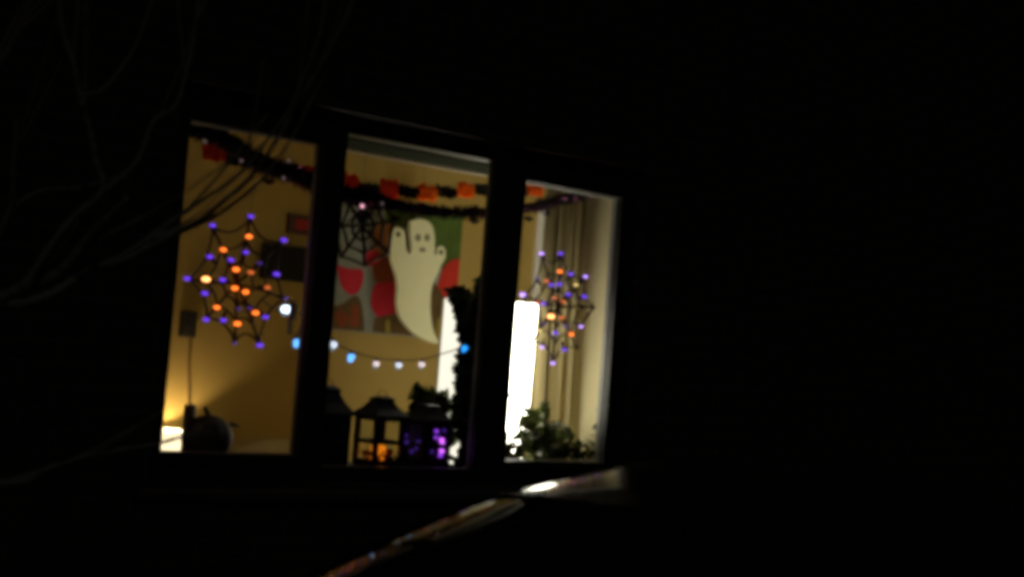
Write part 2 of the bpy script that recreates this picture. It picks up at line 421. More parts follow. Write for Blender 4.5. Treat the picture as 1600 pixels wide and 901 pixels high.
# ------------------------------------------------------------ bare tree at the left
m_bark = mat('bark', (.30,.31,.26), .85, noise_amt=.5, noise_scale=20, bump=.5)
tree = thing('bare_tree', 'leafless tree with thin arching branches in front of the left pane', 'tree', tuple(Vector((along(-330,600,3.1).x, along(-330,600,3.1).y, 0))))
T0 = tree.location
tk = MB(); fork = along(-240,620,3.05)
tk.tube(catmull([T0+Vector((0,0,-.05)), T0+Vector((.02,.03,.6)), T0+Vector((-.02,.02,1.1)), fork, along(-260,380,3.1), along(-230,60,3.2)], 6),
        [.085]*3+[.075]*6+[.065]*6+[.05]*6+[.04]*6+[.03]*4, 12)
part(tk, 'trunk', m_bark, tree, smooth=True)
br = MB()
def limb(pix, d0, d1, r0_, r1_, wig=.006, twigs=0):
    n = len(pix); pts = [along(x, y, d0+(d1-d0)*i/(n-1)) for i,(x,y) in enumerate(pix)]
    c = catmull(pts, 8); N = len(c)
    c = [p+Vector((noise.noise(p*9), noise.noise(p*9+Vector((5,1,0))), noise.noise(p*9+Vector((0,7,3)))))*wig for p in c]
    rr = [.72*(r0_+(r1_-r0_)*i/(N-1))*(1+.18*math.sin(i*1.7)) for i in range(N)]
    br.tube(c, rr, 7)
    for k in range(twigs):
        i = random.randint(N//3, N-4); p = c[i]; dr = (c[i+2]-c[i]).normalized()
        off = Vector((random.uniform(-1,1), random.uniform(-1,1), random.uniform(-.3,1)))
        q = (dr*1.1+off*.7).normalized(); L = random.uniform(.15,.4)
        br.tube(catmull([p, p+q*L*.5+Vector((0,0,.02)), p+q*L+Vector((0,0,.07))],4), [rr[i]*.5]*4+[.0018]*5, 5)
F0 = (-240, 620)
limb([F0,(-120,540),(-20,478),(30,452),(90,424),(128,385),(160,350),(198,308)], 3.0,2.7, .022,.0095, twigs=2)
limb([(-120,540),(-40,478),(30,474),(80,458),(120,434),(190,400),(240,374),(300,350),(352,312),(400,268),(436,214),(478,140),(520,70),(560,-20)], 3.0,3.2, .016,.0035, twigs=3)
limb([(165,415),(230,388),(290,358),(340,336),(390,300),(420,268),(455,215),(500,130),(540,40),(552,-10)], 3.05,3.3, .008,.003, twigs=1)
limb([(120,434),(200,392),(270,345),(320,310),(370,272),(400,242),(440,190),(470,130),(500,50),(508,-10)], 3.0,3.1, .0075,.003, twigs=2)
limb([(240,374),(300,320),(345,270),(375,235),(420,180)], 3.1,3.2, .0055,.003)
limb([(30,452),(100,360),(160,300),(150,250),(140,205),(126,150),(115,100),(100,50),(88,-20)], 2.8,2.7, .010,.006, twigs=3)
limb([(160,300),(215,250),(240,190),(272,165),(292,110),(303,50),(312,-20)], 2.8,2.9, .007,.004, twigs=3)
limb([(126,150),(160,140),(188,108),(215,62),(240,-10)], 2.7,2.8, .0055,.003, twigs=1)
limb([(-240,560),(-120,470),(-30,400),(14,330),(22,260),(26,190)], 3.0,2.8, .012,.005, twigs=2)
limb([(14,330),(60,300),(120,292),(165,282),(205,278)], 2.9,2.9, .006,.003)
limb([F0,(-120,700),(0,752),(90,728),(170,706),(250,692),(330,668)], 3.0,3.1, .014,.004, twigs=2)
limb([(-250,300),(-120,200),(-20,120),(30,40),(60,-40)], 3.2,3.0, .014,.004, twigs=5)
part(br, 'branches', m_bark, tree, smooth=True)

# ------------------------------------------------------------ lit paper lamp inside, seen both sides of the right mullion
LX0, LX1, LY0, LY1, LZ0, LZ1 = 1.79, 2.12, .60, .93, FZ+.06, 1.91
lamp = thing('floor_lamp', 'tall square white paper floor lamp glowing behind the right mullion', 'lamp', ((LX0+LX1)/2,(LY0+LY1)/2,FZ))
PAPER = [mat('glowing paper', (.6,.58,.5), .8, emit=(1,.96,.80), strength=k) for k in (19.0, .15, 1.1, 40.0, 8.0)]   # no bulb: glow set per face, strongest to the right to light that side
m_paper = PAPER
pl = MB(); ring(pl, LX0,LX1,LY0,LY1, LX0+.004,LX1-.004,LY0+.004,LY1-.004, 0,1) if False else None
pl = MB()
for pl.cur,(a,b,c,d) in enumerate(((LX0,LX1,LY0,LY0+.003),(LX0,LX1,LY1-.003,LY1),(LX0,LX0+.003,LY0+.003,LY1-.003),(LX1-.003,LX1,LY0+.003,LY1-.003))):
    pl.box(a,b,c,d,LZ0,LZ1)
pl.cur = 4; pl.box(LX0+.003,LX1-.003,LY0+.003,LY1-.003,LZ1-.03,LZ1-.027)
part(pl, 'lamp_shade', m_paper, lamp)
fr = MB()
for x in (LX0-.004, LX1+.004):
    for y in (LY0-.004, LY1+.004): fr.box(x-.004,x+.004,y-.004,y+.004,FZ,LZ1-.003)
fr.box(LX0-.001,LX1+.001,LY0-.001,LY1+.001,FZ+.03,FZ+.05)
part(fr, 'lamp_frame', mat('pale bamboo', (.5,.4,.22), .5), lamp)

# ------------------------------------------------------------ table lamp at the back wall, low left
YL = 3.05
lc = at(262, 693, YL)
shz = lc.z
tl = thing('table_lamp', 'small white table lamp glowing at bottom left beside the dark candle', 'lamp', (lc.x, YL, FZ+.32))
tb = thing('side_table', 'low side table in the back corner under the small white lamp', 'table', (lc.x, YL, FZ))
t = MB(); t.lathe([(.20,FZ+.295),(.205,FZ+.305),(.205,FZ+.315),(.20,FZ+.32)], 28, (lc.x,YL,0)); part(t, 'tabletop', mat('dark wood', (.06,.03,.015), .4), tb, smooth=False)
for k in range(3):
    a = 2*PI*k/3+.4; t = MB(); t.tube([(lc.x+.15*math.cos(a),YL+.15*math.sin(a),FZ),(lc.x+.08*math.cos(a),YL+.08*math.sin(a),FZ+.296)], .013, 8)
    part(t, 'leg', bpy.data.materials['dark wood'], tb)
t = MB(); t.lathe([(.055,FZ+.321),(.058,FZ+.335),(.012,FZ+.35),(.012,shz-.02)], 16, (lc.x,YL,0)); part(t, 'lamp_base', m_black, tl, smooth=True)
t = MB(); n = 28
zb_, zt_ = shz-.09, shz+.085
for k in range(n):
    a = 2*PI*k/n; t.v += [(lc.x+.105*math.cos(a),YL+.105*math.sin(a),zb_),(lc.x+.088*math.cos(a),YL+.088*math.sin(a),zt_)]
for k in range(n): t.face([2*k,2*((k+1)%n),2*((k+1)%n)+1,2*k+1])
part(t, 'lamp_shade', mat('lit fabric shade', (.8,.75,.6), .8, emit=(1,.82,.5), strength=1.6), tl, smooth=True)
t = MB(); t.ball((lc.x,YL,shz+.019), .013, n=12); part(t, 'bulb', mat('lit bulb', (1,1,1), .5, emit=(1,.75,.44), strength=1900), tl, smooth=True)

# thermostat box and its cord on the back wall
c = at(291, 506, 3.2)
bx = thing('wall_box', 'small dark box on the back wall above the glowing table lamp', 'control box', (c.x,3.2,c.z-.08))
t = MB(); t.box(c.x-.05,c.x+.05,3.15,3.199,c.z-.08,c.z+.08); part(t, 'casing', mat('brown plastic', (.012,.009,.006), .5), bx, bevel=.006)
t = MB(); t.lathe([(.022,-.006),(.022,.006),(.018,.008)], 16, (c.x,3.144,c.z), Matrix.Rotation(R(90),4,'X')); part(t, 'dial', m_black, bx)
t = MB(); e = at(296, 640, 3.19); t.tube([(c.x+.03,3.192,c.z-.08),(c.x+.036,3.193,(c.z+e.z)/2),(e.x,3.192,e.z),(e.x,3.19,e.z-.25)], .006, 6)
part(t, 'cord', mat('brown cord', (.2,.12,.04), .6), bx)
# sloping cable
a = at(298, 650, 3.19); b = at(388, 586, 3.19); d_ = at(452, 530, 3.19)

# ------------------------------------------------------------ things on and by the back wall
p0, p1 = at(412,378,3.13), at(512,446,3.13)
tv = thing('television', 'black flat screen on the back wall beside the left mullion', 'television', ((p0.x+p1.x)/2,3.2,p1.z))
t = MB(); t.box(p0.x,p1.x,3.13,3.16,p1.z,p0.z); part(t, 'screen', m_blackgloss, tv, bevel=.006)
t = MB(); t.box(p0.x+.12,p1.x-.12,3.16,3.199,p1.z+.1,p0.z-.1); part(t, 'wall_bracket', m_black, tv)
p0, p1 = at(452,333,3.17), at(512,372,3.17)
rp = thing('red_picture', 'small red picture in a dark frame above the black television', 'picture', ((p0.x+p1.x)/2,3.2,p1.z))
t = MB(); ring(t, p0.x,p1.x,p1.z,p0.z, p0.x+.05,p1.x-.04,p1.z+.03,p0.z-.03, 3.165,3.199); part(t, 'picture_frame', mat('dark red frame', (.09,.03,.015), .5), rp)
t = MB(); t.box(p0.x+.05,p1.x-.04,3.18,3.199,p1.z+.03,p0.z-.03); part(t, 'print', mat('red print', (.5,.02,.03), .7, noise_amt=.3), rp)

# canvas with red poppies
YP = 3.165
cv = thing('canvas_painting', 'wide painting of red blooms and green foliage behind the white ghost', 'painting', (at(615,515,YP).x, 3.2, 1.75))
q0 = at(508,340,YP); q1 = at(710,515,YP); zt2 = at(640,318,YP).z
pc = MB(); pc.box(q0.x, q1.x, YP, 3.199, 1.745, zt2)
mats = [mat('canvas grey', (.27,.29,.24), .8, noise_amt=.35, noise_scale=7), mat('poppy red', (.58,.010,.035), .7, noise_amt=.25, noise_scale=9),
        mat('foliage green', (.08,.14,.02), .8, noise_amt=.5, noise_scale=9), mat('rust', (.25,.05,.012), .8, noise_amt=.35, noise_scale=8),
        mat('orange brown', (.42,.17,.03), .8, noise_amt=.3, noise_scale=9), mat('umber', (.12,.07,.02), .8, noise_amt=.6, noise_scale=14),
        mat('bright red', (.60,.03,.015), .7, noise_amt=.15, noise_scale=9), mat('mustard', (.35,.26,.03), .8, noise_amt=.3, noise_scale=12)]
def blob(mb, mi, pix, lay, sm=True):
    pts = [at(x,y,YP) for x,y in pix]
    if sm:
        c = catmull(pts+[pts[0]], 5)[:-1]
    else: c = pts
    y = YP-.0015*lay; out = []
    for p in c:
        out.append((min(max(p.x,q0.x+.001*lay),q1.x-.001*lay), y, min(max(p.z,1.745+.001*lay),zt2-.001*lay)))
    mb.cur = mi; b = len(mb.v); mb.v += out; mb.face(list(range(b,b+len(out))))
blob(pc,2,[(640,300),(730,300),(730,420),(690,420),(660,380),(640,360)],1)
blob(pc,2,[(600,300),(645,300),(640,350),(606,356)],2)
blob(pc,4,[(585,350),(612,352),(610,400),(584,396)],3)
blob(pc,3,[(588,398),(616,396),(622,450),(600,452),(582,430)],4)
blob(pc,1,[(526,414),(546,420),(566,422),(564,448),(552,460),(540,456),(530,440)],5)
blob(pc,1,[(568,392),(582,388),(592,400),(590,412),(572,416),(566,406)],6)
blob(pc,1,[(584,444),(606,440),(622,446),(624,488),(612,498),(590,496),(578,474)],7)
blob(pc,6,[(690,420),(705,406),(722,410),(722,452),(700,466),(680,460)],8)
blob(pc,5,[(515,480),(535,474),(556,462),(566,488),(562,530),(515,530)],9)
blob(pc,5,[(584,496),(625,492),(640,530),(584,530)],10)
blob(pc,3,[(520,492),(532,484),(544,500),(530,512)],11)
blob(pc,5,[(676,440),(690,462),(700,500),(700,530),(674,530),(668,470)],12)
blob(pc,7,[(680,500),(690,496),(694,530),(678,530)],13)
blob(pc,3,[(545,480),(556,476),(558,505),(546,508)],14)
blob(pc,7,[(600,500),(606,500),(606,530),(600,530)],15)
part(pc, 'canvas', mats, cv)

# white felt ghost hanging in the room
YG = 2.55
gp = [(642,346),(652,342),(664,343),(674,350),(679,364),(680,382),(679,398),(684,396),(684,388),(690,384),(696,390),(696,402),(690,414),(684,428),(676,446),(673,470),(674,496),(679,520),(687,536),
      (672,534),(652,524),(636,510),(624,492),(620,470),(622,450),(620,430),(613,410),(610,390),(610,372),(615,358),(624,355),(632,362),(634,378),(636,392),(641,396),(644,384),(642,364)]
gp = [(x,y) for x,y in gp]
pts = catmull([at(x,y,YG) for x,y in gp]+[at(*gp[0],YG)], 3)[:-1]
gh = thing('ghost_decoration', 'white waving felt ghost hanging in front of the red painting', 'halloween decoration', (at(650,345,YG).x, YG, at(650,345,YG).z))
bmh = bmesh.new()
vs = [bmh.verts.new((p.x,YG,p.z)) for p in pts]; f_ = bmh.faces.new(vs)
r_ = bmesh.ops.extrude_face_region(bmh, geom=[f_]); 
for v in r_['geom']:
    if isinstance(v, bmesh.types.BMVert): v.co.y += .03
me = bpy.data.meshes.new('body'); bmh.to_mesh(me); bmh.free()
m_ghost = mat('cream felt', (.77,.75,.46), .9, noise_amt=.08, noise_scale=10, bump=.3); me.materials.append(m_ghost)
go = bpy.data.objects.new('body', me); col.objects.link(go); go.parent = gh
for v in me.vertices: v.co -= gh.location
bv = go.modifiers.new('bevel','BEVEL'); bv.width = .012; bv.segments = 3; bv.limit_method = 'ANGLE'
m_gface = mat('grey felt', (.22,.21,.11), .9)
fm = MB()
def disc(mb, px, py, rx, rz, y, dy=.004, n=14):
    c = at(px,py,y); mb.prism([(c.x+rx*math.cos(2*PI*k/n), y-dy, c.z+rz*math.sin(2*PI*k/n)) for k in range(n)], (0,dy,0))
for (x,y) in ((653,371),(667,371)):
    e_ = MB(); disc(e_, x,y,.021,.024,YG-.001); part(e_,'eye',m_gface,gh)
e_ = MB(); disc(e_,660,390,.024,.014,YG-.001); part(e_,'mouth',m_gface,gh)
for (x,y) in ((622,366),(689,394)):
    e_ = MB(); disc(e_, x,y,.016,.016,YG-.001); part(e_,'palm_dot',mat('palm dot',(.06,.06,.03),.9),gh)
e_ = MB(); k0 = at(658,345,YG); e_.tube([(k0.x,YG+.01,k0.z-.01),(k0.x,YG+.01,CZ)], .0012, 5); part(e_,'thread',m_black,gh)

# white door with architrave at the right end of the back wall
dr = thing('room_door', 'pale interior door in a white frame beyond the right pane', 'door', (4.75,3.2,FZ))
a0 = at(838,470,3.17).x; a1 = at(850,300,3.17).x
DX0 = 4.17
t = MB(); t.box(DX0-.10,DX0,3.165,3.199,FZ,FZ+2.42); t.box(DX0-.055,DX0-.04,3.150,3.165,FZ,FZ+2.42)
t.box(DX0,DX0+.9,3.165,3.199,FZ+2.32,FZ+2.42); t.box(DX0+.9,DX0+1.0,3.165,3.199,FZ,FZ+2.42)
part(t,'door_frame',mat('white gloss paint',(.85,.83,.75),.4),dr, bevel=.004)
t = MB(); t.box(DX0+.003,DX0+.897,3.175,3.199,FZ,FZ+2.317)
for (xa,xb) in ((.1,.4),(.5,.8)):
    for (za,zb__) in ((.2,.9),(1.1,2.1)): ring(t, DX0+xa,DX0+xb,FZ+za,FZ+zb__, DX0+xa+.02,DX0+xb-.02,FZ+za+.02,FZ+zb__-.02, 3.168,3.175)
part(t,'door_leaf',mat('oatmeal door',(.30,.24,.13),.6),dr)
t = MB(); t.ball((DX0+.07,3.14,FZ+1.0),.025); t.tube([(DX0+.07,3.175,FZ+1.0),(DX0+.07,3.14,FZ+1.0)],.01); part(t,'handle',m_rim,dr,smooth=True)

# armchair near the back wall
ac = at(436, 690, 2.5)
ch = thing('armchair', 'pale armchair whose back shows at the bottom of the left pane', 'armchair', (ac.x,2.55,FZ))
m_cush = mat('beige upholstery', (.55,.45,.24), .9, noise_amt=.15, noise_scale=12, bump=.2)
t = MB(); W = .36
pp = [(ac.x-W,2.45,FZ+.3)] + [(ac.x-W*math.cos(a), 2.45, ac.z-.14+.16*math.sin(a)) for a in [PI*i/16 for i in range(17)]] + [(ac.x+W,2.45,FZ+.3)]
t.prism(pp, (0,.18,0)); part(t,'backrest',m_cush,ch,bevel=.03)
t = MB(); t.box(ac.x-.3,ac.x+.3,2.63,3.1,FZ+.2,FZ+.4); part(t,'seat',m_cush,ch,bevel=.03)
for sx in (-1,1):
    t = MB(); t.box(ac.x+sx*.36-.055,ac.x+sx*.36+.055,2.64,3.1,FZ+.12,FZ+.55); part(t,'armrest',m_cush,ch,bevel=.03)
    for yy in (2.55,3.0):
        t = MB(); t.tube([(ac.x+sx*.3,yy,FZ),(ac.x+sx*.3,yy,FZ+.2)],.018,8); part(t,'leg',bpy.data.materials['dark wood'],ch)

# ------------------------------------------------------------ curtain gathered at the right of the window
cu = thing('curtain', 'long beige curtain gathered beside the right pane', 'curtain', (2.2,.40,CZ-.3))
m_cur = mat('curtain cloth', (.29,.24,.125), .9, noise_amt=.1, noise_scale=30, trans=.24)
t = MB(); N = 120; H_ = 14
for i in range(N+1):
    k = i/N; x = 1.985+.52*k
    for j in range(H_+1):
        z = FZ+.05+(CZ-.30-FZ-.05)*j/H_
        fl = .030+.012*math.sin(j*.5)
        y = .415+fl*math.sin(k*2*PI*6.5+.4*math.sin(j*.35))+.012*math.sin(k*2*PI*15+1)
        t.v.append((x+.010*math.sin(k*2*PI*13), y, z))
for i in range(N):
    for j in range(H_): a = i*(H_+1)+j; t.face([a,a+H_+1,a+H_+2,a+1])
part(t,'cloth',m_cur,cu,smooth=True)
t = MB(); t.tube([(1.9,.415,CZ-.28),(3.0,.415,CZ-.28)],.014,10); t.ball((1.88,.415,CZ-.28),.03)
t.tube([(2.9,.415,CZ-.28),(2.9,.33,CZ-.28)],.008,6)
part(t,'curtain_rod',m_black,cu,smooth=True)

ct = thing('lintel_edge_strip', 'thin pale edge strip standing in for the lit lintel edge above the middle pane', 'edge highlight', (1.0,.345,2.45))
t = MB(); t.box(OX0,OX1+.3,.338,.352,2.449,2.458); part(t,'rail',mat('pale edge strip',(.75,.72,.6),.5),ct)  # added pale strip paints the bright line on the lintel edge

# ------------------------------------------------------------ garlands
# paper garland of orange and black fans across the room
YPG = .76
gl = thing('paper_garland', 'orange and black paper fan garland strung above the lamp', 'garland', tuple(at(667,300,YPG)))
knots = [(225,150),(300,215),(345,235),(400,262),(440,270),(480,270),(545,286),(608,296),(667,301),(728,298),(790,297),(835,293),(880,285),(960,262)]
line = catmull([at(x,y-10,YPG) for x,y in knots], 6)
t = MB(); t.tube(line,.0015,5); part(t,'string',m_black,gl)
m_or = mat('orange tissue', (.98,.24,.02), .8, trans=.55); m_bl = mat('black tissue', (.012,.010,.008), .8)
m_rd = mat('red orange tissue', (.85,.09,.03), .8, trans=.5)
def fan(px, py, m_, w=.085, h=.085, nm='paper_fan'):
    """a crumpled tissue figure with a ragged outline"""
    c = at(px,py,YPG); mb = MB(); n = 18; rr = random.Random(px*7)
    top_ = [h/2*(1+.35*noise.noise(Vector((px, i*.45, 0)))+.18*rr.uniform(-1,1)) for i in range(n+1)]
    bot_ = [h/2*(1+.45*noise.noise(Vector((px, i*.45, 9)))+.22*rr.uniform(-1,1)) for i in range(n+1)]
    for i in range(n+1):
        x = c.x - w/2 + w*i/n + rr.uniform(-.002,.002); yy = YPG + (.009 if i%2 else -.009)+rr.uniform(-.004,.004)
        e = 1 if 0 < i < n else .5
        mb.v += [(x,yy,c.z+top_[i]*e),(x+rr.uniform(-.002,.002),YPG+.010*math.sin(i*1.3+px),c.z+rr.uniform(-.01,.01)),(x,yy,c.z-bot_[i]*e)]
    for i in range(n):
        for j in (0,1): a = i*3+j; mb.face([a,a+1,a+4,a+3])
    return part(mb,nm,m_,gl)
for px,py,kk in ((335,236,'r'),(372,250,'b'),(480,275,'r'),(508,283,'b'),(546,288,'r'),(577,295,'b'),(608,297,'r'),(638,300,'b'),(667,301,'o'),(698,300,'b'),(728,297,'o'),(757,297,'b'),(790,300,'o'),(810,298,'b'),(836,294,'o')):
    fan(px,py,{'r':m_rd,'b':m_bl,'o':m_or}[kk], w=random.uniform(.098,.115) if kk!='b' else .12, h=random.uniform(.065,.10) if kk!='b' else .055)

# tinsel garland close to the glass
YT = .14
m_tin = mat('black tinsel', (.02,.012,.02), .3, metal=.6); m_tinp = mat('purple tinsel', (.26,.05,.17), .25, metal=.8)
tg = thing('tinsel_garland', 'fluffy black and purple tinsel swagged across the window top', 'garland', tuple(at(650,325,YT)))
kn = [(285,192),(310,203),(345,214),(378,236),(410,257),(450,268),(490,285),(530,300),(567,308),(600,316),(650,326),(700,331),(740,332),(790,330),(830,324),(860,316),(890,308),(915,303),(945,290),(968,280)]
tl_ = catmull([at(x,y,YT) for x,y in kn], 14)
t = MB(); t.tube(tl_,.004,5)
NT = len(tl_)
t.cur = 0
for i in range(NT-1):
    frac = i/NT
    dens = 42 if frac < .5 else 30
    rad = .052 if frac < .45 else (.038 if frac < .8 else .034)
    rad *= 1+.4*noise.noise(Vector((i*.12,0,0)))
    for k in range(dens):
        p = tl_[i].lerp(tl_[i+1], random.random())
        d = Vector((random.gauss(0,1),random.gauss(0,1),random.gauss(0,1))).normalized()
        q = d.cross(Vector((random.random(),random.random(),random.random()))).normalized()*.0022
        L = rad*random.uniform(.6,1.25)
        t.cur = 1 if random.random() < .3 else 0
        e1 = p+d*L*.55+Vector((0,0,.003)); e2 = p+d*L-Vector((0,0,.004))
        t.add([p-q,p+q,e1+q,e1-q,e2], [(0,1,2,3),(3,2,4)])
part(t,'tinsel',[m_tin,m_tinp],tg)
def bat(px, py, s_=.03):
    c = at(px,py,YT); mb = MB()
    pl_ = [(0,.5),(.15,.9),(.25,.45),(.7,.75),(1.3,.2),(1.0,-.1),(.7,-.05),(.45,-.4),(.2,-.2),(0,-.6)]
    pl_ = pl_+[(-x,y) for x,y in pl_[-2:0:-1]]
    mb.prism([(c.x+x*s_,YT,c.z+y*s_) for x,y in pl_], (0,.002,0)); mb.tube([(c.x,YT,c.z),(c.x,YT,c.z+.05)],.0008,4)
    part(mb,'bat_charm',m_black,tg)
for x,y in ((741,347),(826,343),(853,334),(618,342),(420,285)): bat(x,y,.022)
for x,y in ((320,221),(372,204),(377,251),(451,251),(443,278),(597,318),(566,322),(850,331)):  # tinsel glints built as faintly glowing dots; the pink one is a light
    c = at(x,y,YT-.035); mb = MB(); mb.ball(c,.007 if x!=566 else .0085,n=10)
    bright = x == 566
    part(mb,'glow_dot',mat('painted glint' if not bright else 'pink light',(.6,.45,.45),.2, emit=(1,.45,.6) if bright else (.8,.6,.6), strength=1.2 if bright else .10),tg,smooth=True)

# ------------------------------------------------------------ spider web decorations
m_rope = mat('dark rope', (.06,.035,.02), .8)
m_pur = mat('purple led', (.1,.05,.3), .3, emit=(.17,.05,1), strength=1.15)
m_purd = mat('dim purple led', (.1,.05,.3), .3, emit=(.17,.08,.6), strength=.3)
m_purb = mat('bright violet led', (.1,.05,.3), .3, emit=(.5,.28,1), strength=2.0)
m_org = mat('orange led', (.5,.1,.02), .3, emit=(1,.17,.02), strength=2.7)
m_orgd = mat('dim orange led', (.5,.1,.02), .3, emit=(1,.2,.04), strength=.7)
m_orgb = mat('bright orange led', (.5,.1,.02), .3, emit=(1,.34,.10), strength=5.0)
m_pale = mat('pale led', (.5,.4,.2), .3, emit=(1,.75,.25), strength=1.0)
def web(name, label, ctr, tips, Y, leds, rad=.0046, rings=(.97,.66,.36), sag=.14, nseg=5):
    c = at(*ctr,Y); T = [at(x,y,Y) for x,y in tips]
    th = thing(name, label, 'halloween decoration', (c.x,Y,c.z), 'rope spider webs hung in the window')
    mb = MB()
    for i,p in enumerate(T):
        mid = c.lerp(p,.5)+Vector((random.uniform(-.006,.006),0,random.uniform(-.006,.006)))
        mb.tube([c,mid,p],rad*1.15,6)
    for r_ in rings:
        for i in range(len(T)):
            a = c.lerp(T[i],r_); b = c.lerp(T[(i+1)%len(T)],r_); m_ = (a+b)/2; m_ = m_.lerp(c,sag)
            mb.tube([a.lerp(b,k/nseg)+(m_-(a+b)/2)*math.sin(PI*k/nseg) for k in range(nseg+1)],rad,6)
    part(mb,'rope_web',m_rope,th,smooth=True)
    return th
def leds(th, lst, Y, mm, r=.0100, w=1.4):
    for x,y in lst:
        c = at(x,y,Y+random.uniform(-.014,-.006)); mb = MB(); mb.ball(c,r*random.uniform(.92,1.08),w,w*.7,.74,10)
        o = part(mb,'led_bulb',mm,th,smooth=True)
        dv = (Vector((th.location.x,Y,th.location.z))-c); dv.y = 0; dv = dv.normalized() if dv.length > .01 else Vector((0,0,1))
        mb = MB(); q = Vector((c.x,Y,c.z)); mb.tube([q+dv*.004,q+dv*.016,q+dv*.040],[.0075,.0075,.005],7); part(mb,'socket',m_rope,o,smooth=True)
YW = .15
w1 = web('spider_web', 'rope spider web with purple and orange lights in the left pane', (370,443),
    [(293,436),(332,353),(392,339),(443,376),(446,467),(406,537),(367,535),(322,498)], YW, None)
leds(w1,[(392,338),(332,352),(443.5,375),(328,401),(361,406),(292.5,435),(348,437),(432,428),(320,458),(415,495),(322,499),(349,500),(406,539)],YW,m_pur)
leds(w1,[(384,394)],YW,m_pur,.009); leds(w1,[(406,411),(373,482),(390.5,481),(367,536),(447,466)],YW,m_purd,.008)
leds(w1,[(389,369.5),(349,390),(369,421),(367,450),(384,456),(339,480),(399.5,488.5),(371,505.5)],YW,m_org,.0105)
leds(w1,[(392,425.5),(418,449)],YW,m_orgd,.0105); leds(w1,[(322,436)],YW,m_orgb,.012)
w2 = web('spider_web', 'unlit black rope spider web hanging at the left of the middle pane', (566,353),
    [(568,286),(600,303),(617,345),(609,396),(570,417),(532,402),(518,352),(534,302)], YW, None, rad=.0062, rings=(.97,.66,.36), sag=.03)
mb = MB(); c = at(566,340,YW-.012); mb.ball(c,.022,1,.7,1.3,14); mb.ball(c+Vector((0,0,.034)),.013,n=12)
for k in range(4):
    for sx in (-1,1):
        a = R(50-34*k); mb.tube([c,c+Vector((sx*.045*math.cos(a),-.01,.045*math.sin(a)+.012)),c+Vector((sx*.075*math.cos(a),0,.075*math.sin(a)-.01))],.003,5)
part(mb,'spider',m_black,w2,smooth=True)
w3 = web('spider_web', 'rope spider web with purple and orange lights in the right pane', (872,480),
    [(817,462),(846,397),(876,398),(914,434),(930,480),(903,546),(864,566),(829,535)], YW, None)
leds(w3,[(876,396),(892,428),(862,445),(874,444),(888,460),(913,463),(849,474),(868,520),(882,546)],YW,m_pur)
leds(w3,[(846,396),(908,510),(847,542),(864,567),(915,432)],YW,m_purb,.009); leds(w3,[(817,460)],YW,m_purb,.012)
leds(w3,[(840,435),(850,506),(884,509)],YW,m_purd,.009)
leds(w3,[(875,424),(893,522)],YW,m_org,.010); leds(w3,[(854,439),(867,465),(880,471),(878,496),(840,473)],YW,m_orgd,.010)
leds(w3,[(861,494)],YW,m_orgb,.013); leds(w3,[(900,445),(843,516)],YW,m_pale,.0095)
# hooks/threads that carry the webs from the frame head
for th_,x,y in ((w1,392,339),(w2,568,286),(w3,846,397)):
    c = at(x,y,YW); mb = MB(); mb.tube([c,(c.x,YW,2.5)],.0007,4); part(mb,'thread',m_black,th_)

# ------------------------------------------------------------ string of white bulbs
YS = .20
sl_ = thing('string_lights', 'string of cool white bulbs swagged from left mullion to plant', 'string lights', tuple(at(588,560,YS)))
path = catmull([at(*p,YS) for p in ((412,470),(430,483),(447,480),(466,487),(473,500),(464,528),(480,532),(500,533),(520,534),(549,548),(588,559),(623,562),(659,561),(692,552),(727,540),(760,520),(800,500))],8)
t = MB(); t.tube(path,.003,6); part(t,'cable',mat('grey cable',(.05,.045,.04),.6),sl_,smooth=True)
m_wb = mat('white bulb glow',(.8,.8,.8),.3,emit=(.72,.80,1),strength=1.15)
m_wbb = mat('bright bulb glow',(.8,.8,.8),.3,emit=(.62,.78,1),strength=5)
m_cy = mat('cyan bulb glow',(.5,.8,.9),.3,emit=(.11,.42,1),strength=1.7)
m_bu = mat('blue bulb glow',(.2,.5,.9),.3,emit=(.02,.30,.95),strength=1.6)
m_pk = mat('pinkish bulb glow',(.8,.7,.7),.3,emit=(1,.80,.82),strength=1.0)
m_lob = mat('frosted bulb tip',(.5,.55,.55),.3,emit=(.35,.45,.5),strength=.35)
for x,y,mm,r in ((447,483,m_wbb,.017),(464,534,m_cy,.0135),(520,538,m_wb,.016),(549,557,m_cy,.0135),(588,568,m_pk,.0125),(623,570,m_wb,.0125),(659,569,m_pk,.0125),(726,543,m_bu,.0125)):
    c = at(x,y,YS-.01); mb = MB(); mb.ball(c,r,1.15,1.15,.9,14)
    bo = part(mb,'bulb',mm,sl_,smooth=True)
    mb = MB(); mb.ball(c+Vector((-.004,0,-r*1.1)),r*.72,1.1,1.1,.8,12); part(mb,'bulb_tip',m_lob if mm not in (m_cy,m_bu) else mm,bo,smooth=True)
    mb = MB(); mb.lathe([(.006,r*.8),(.006,r*.8+.014)],8,c); part(mb,'socket',m_black,bo)

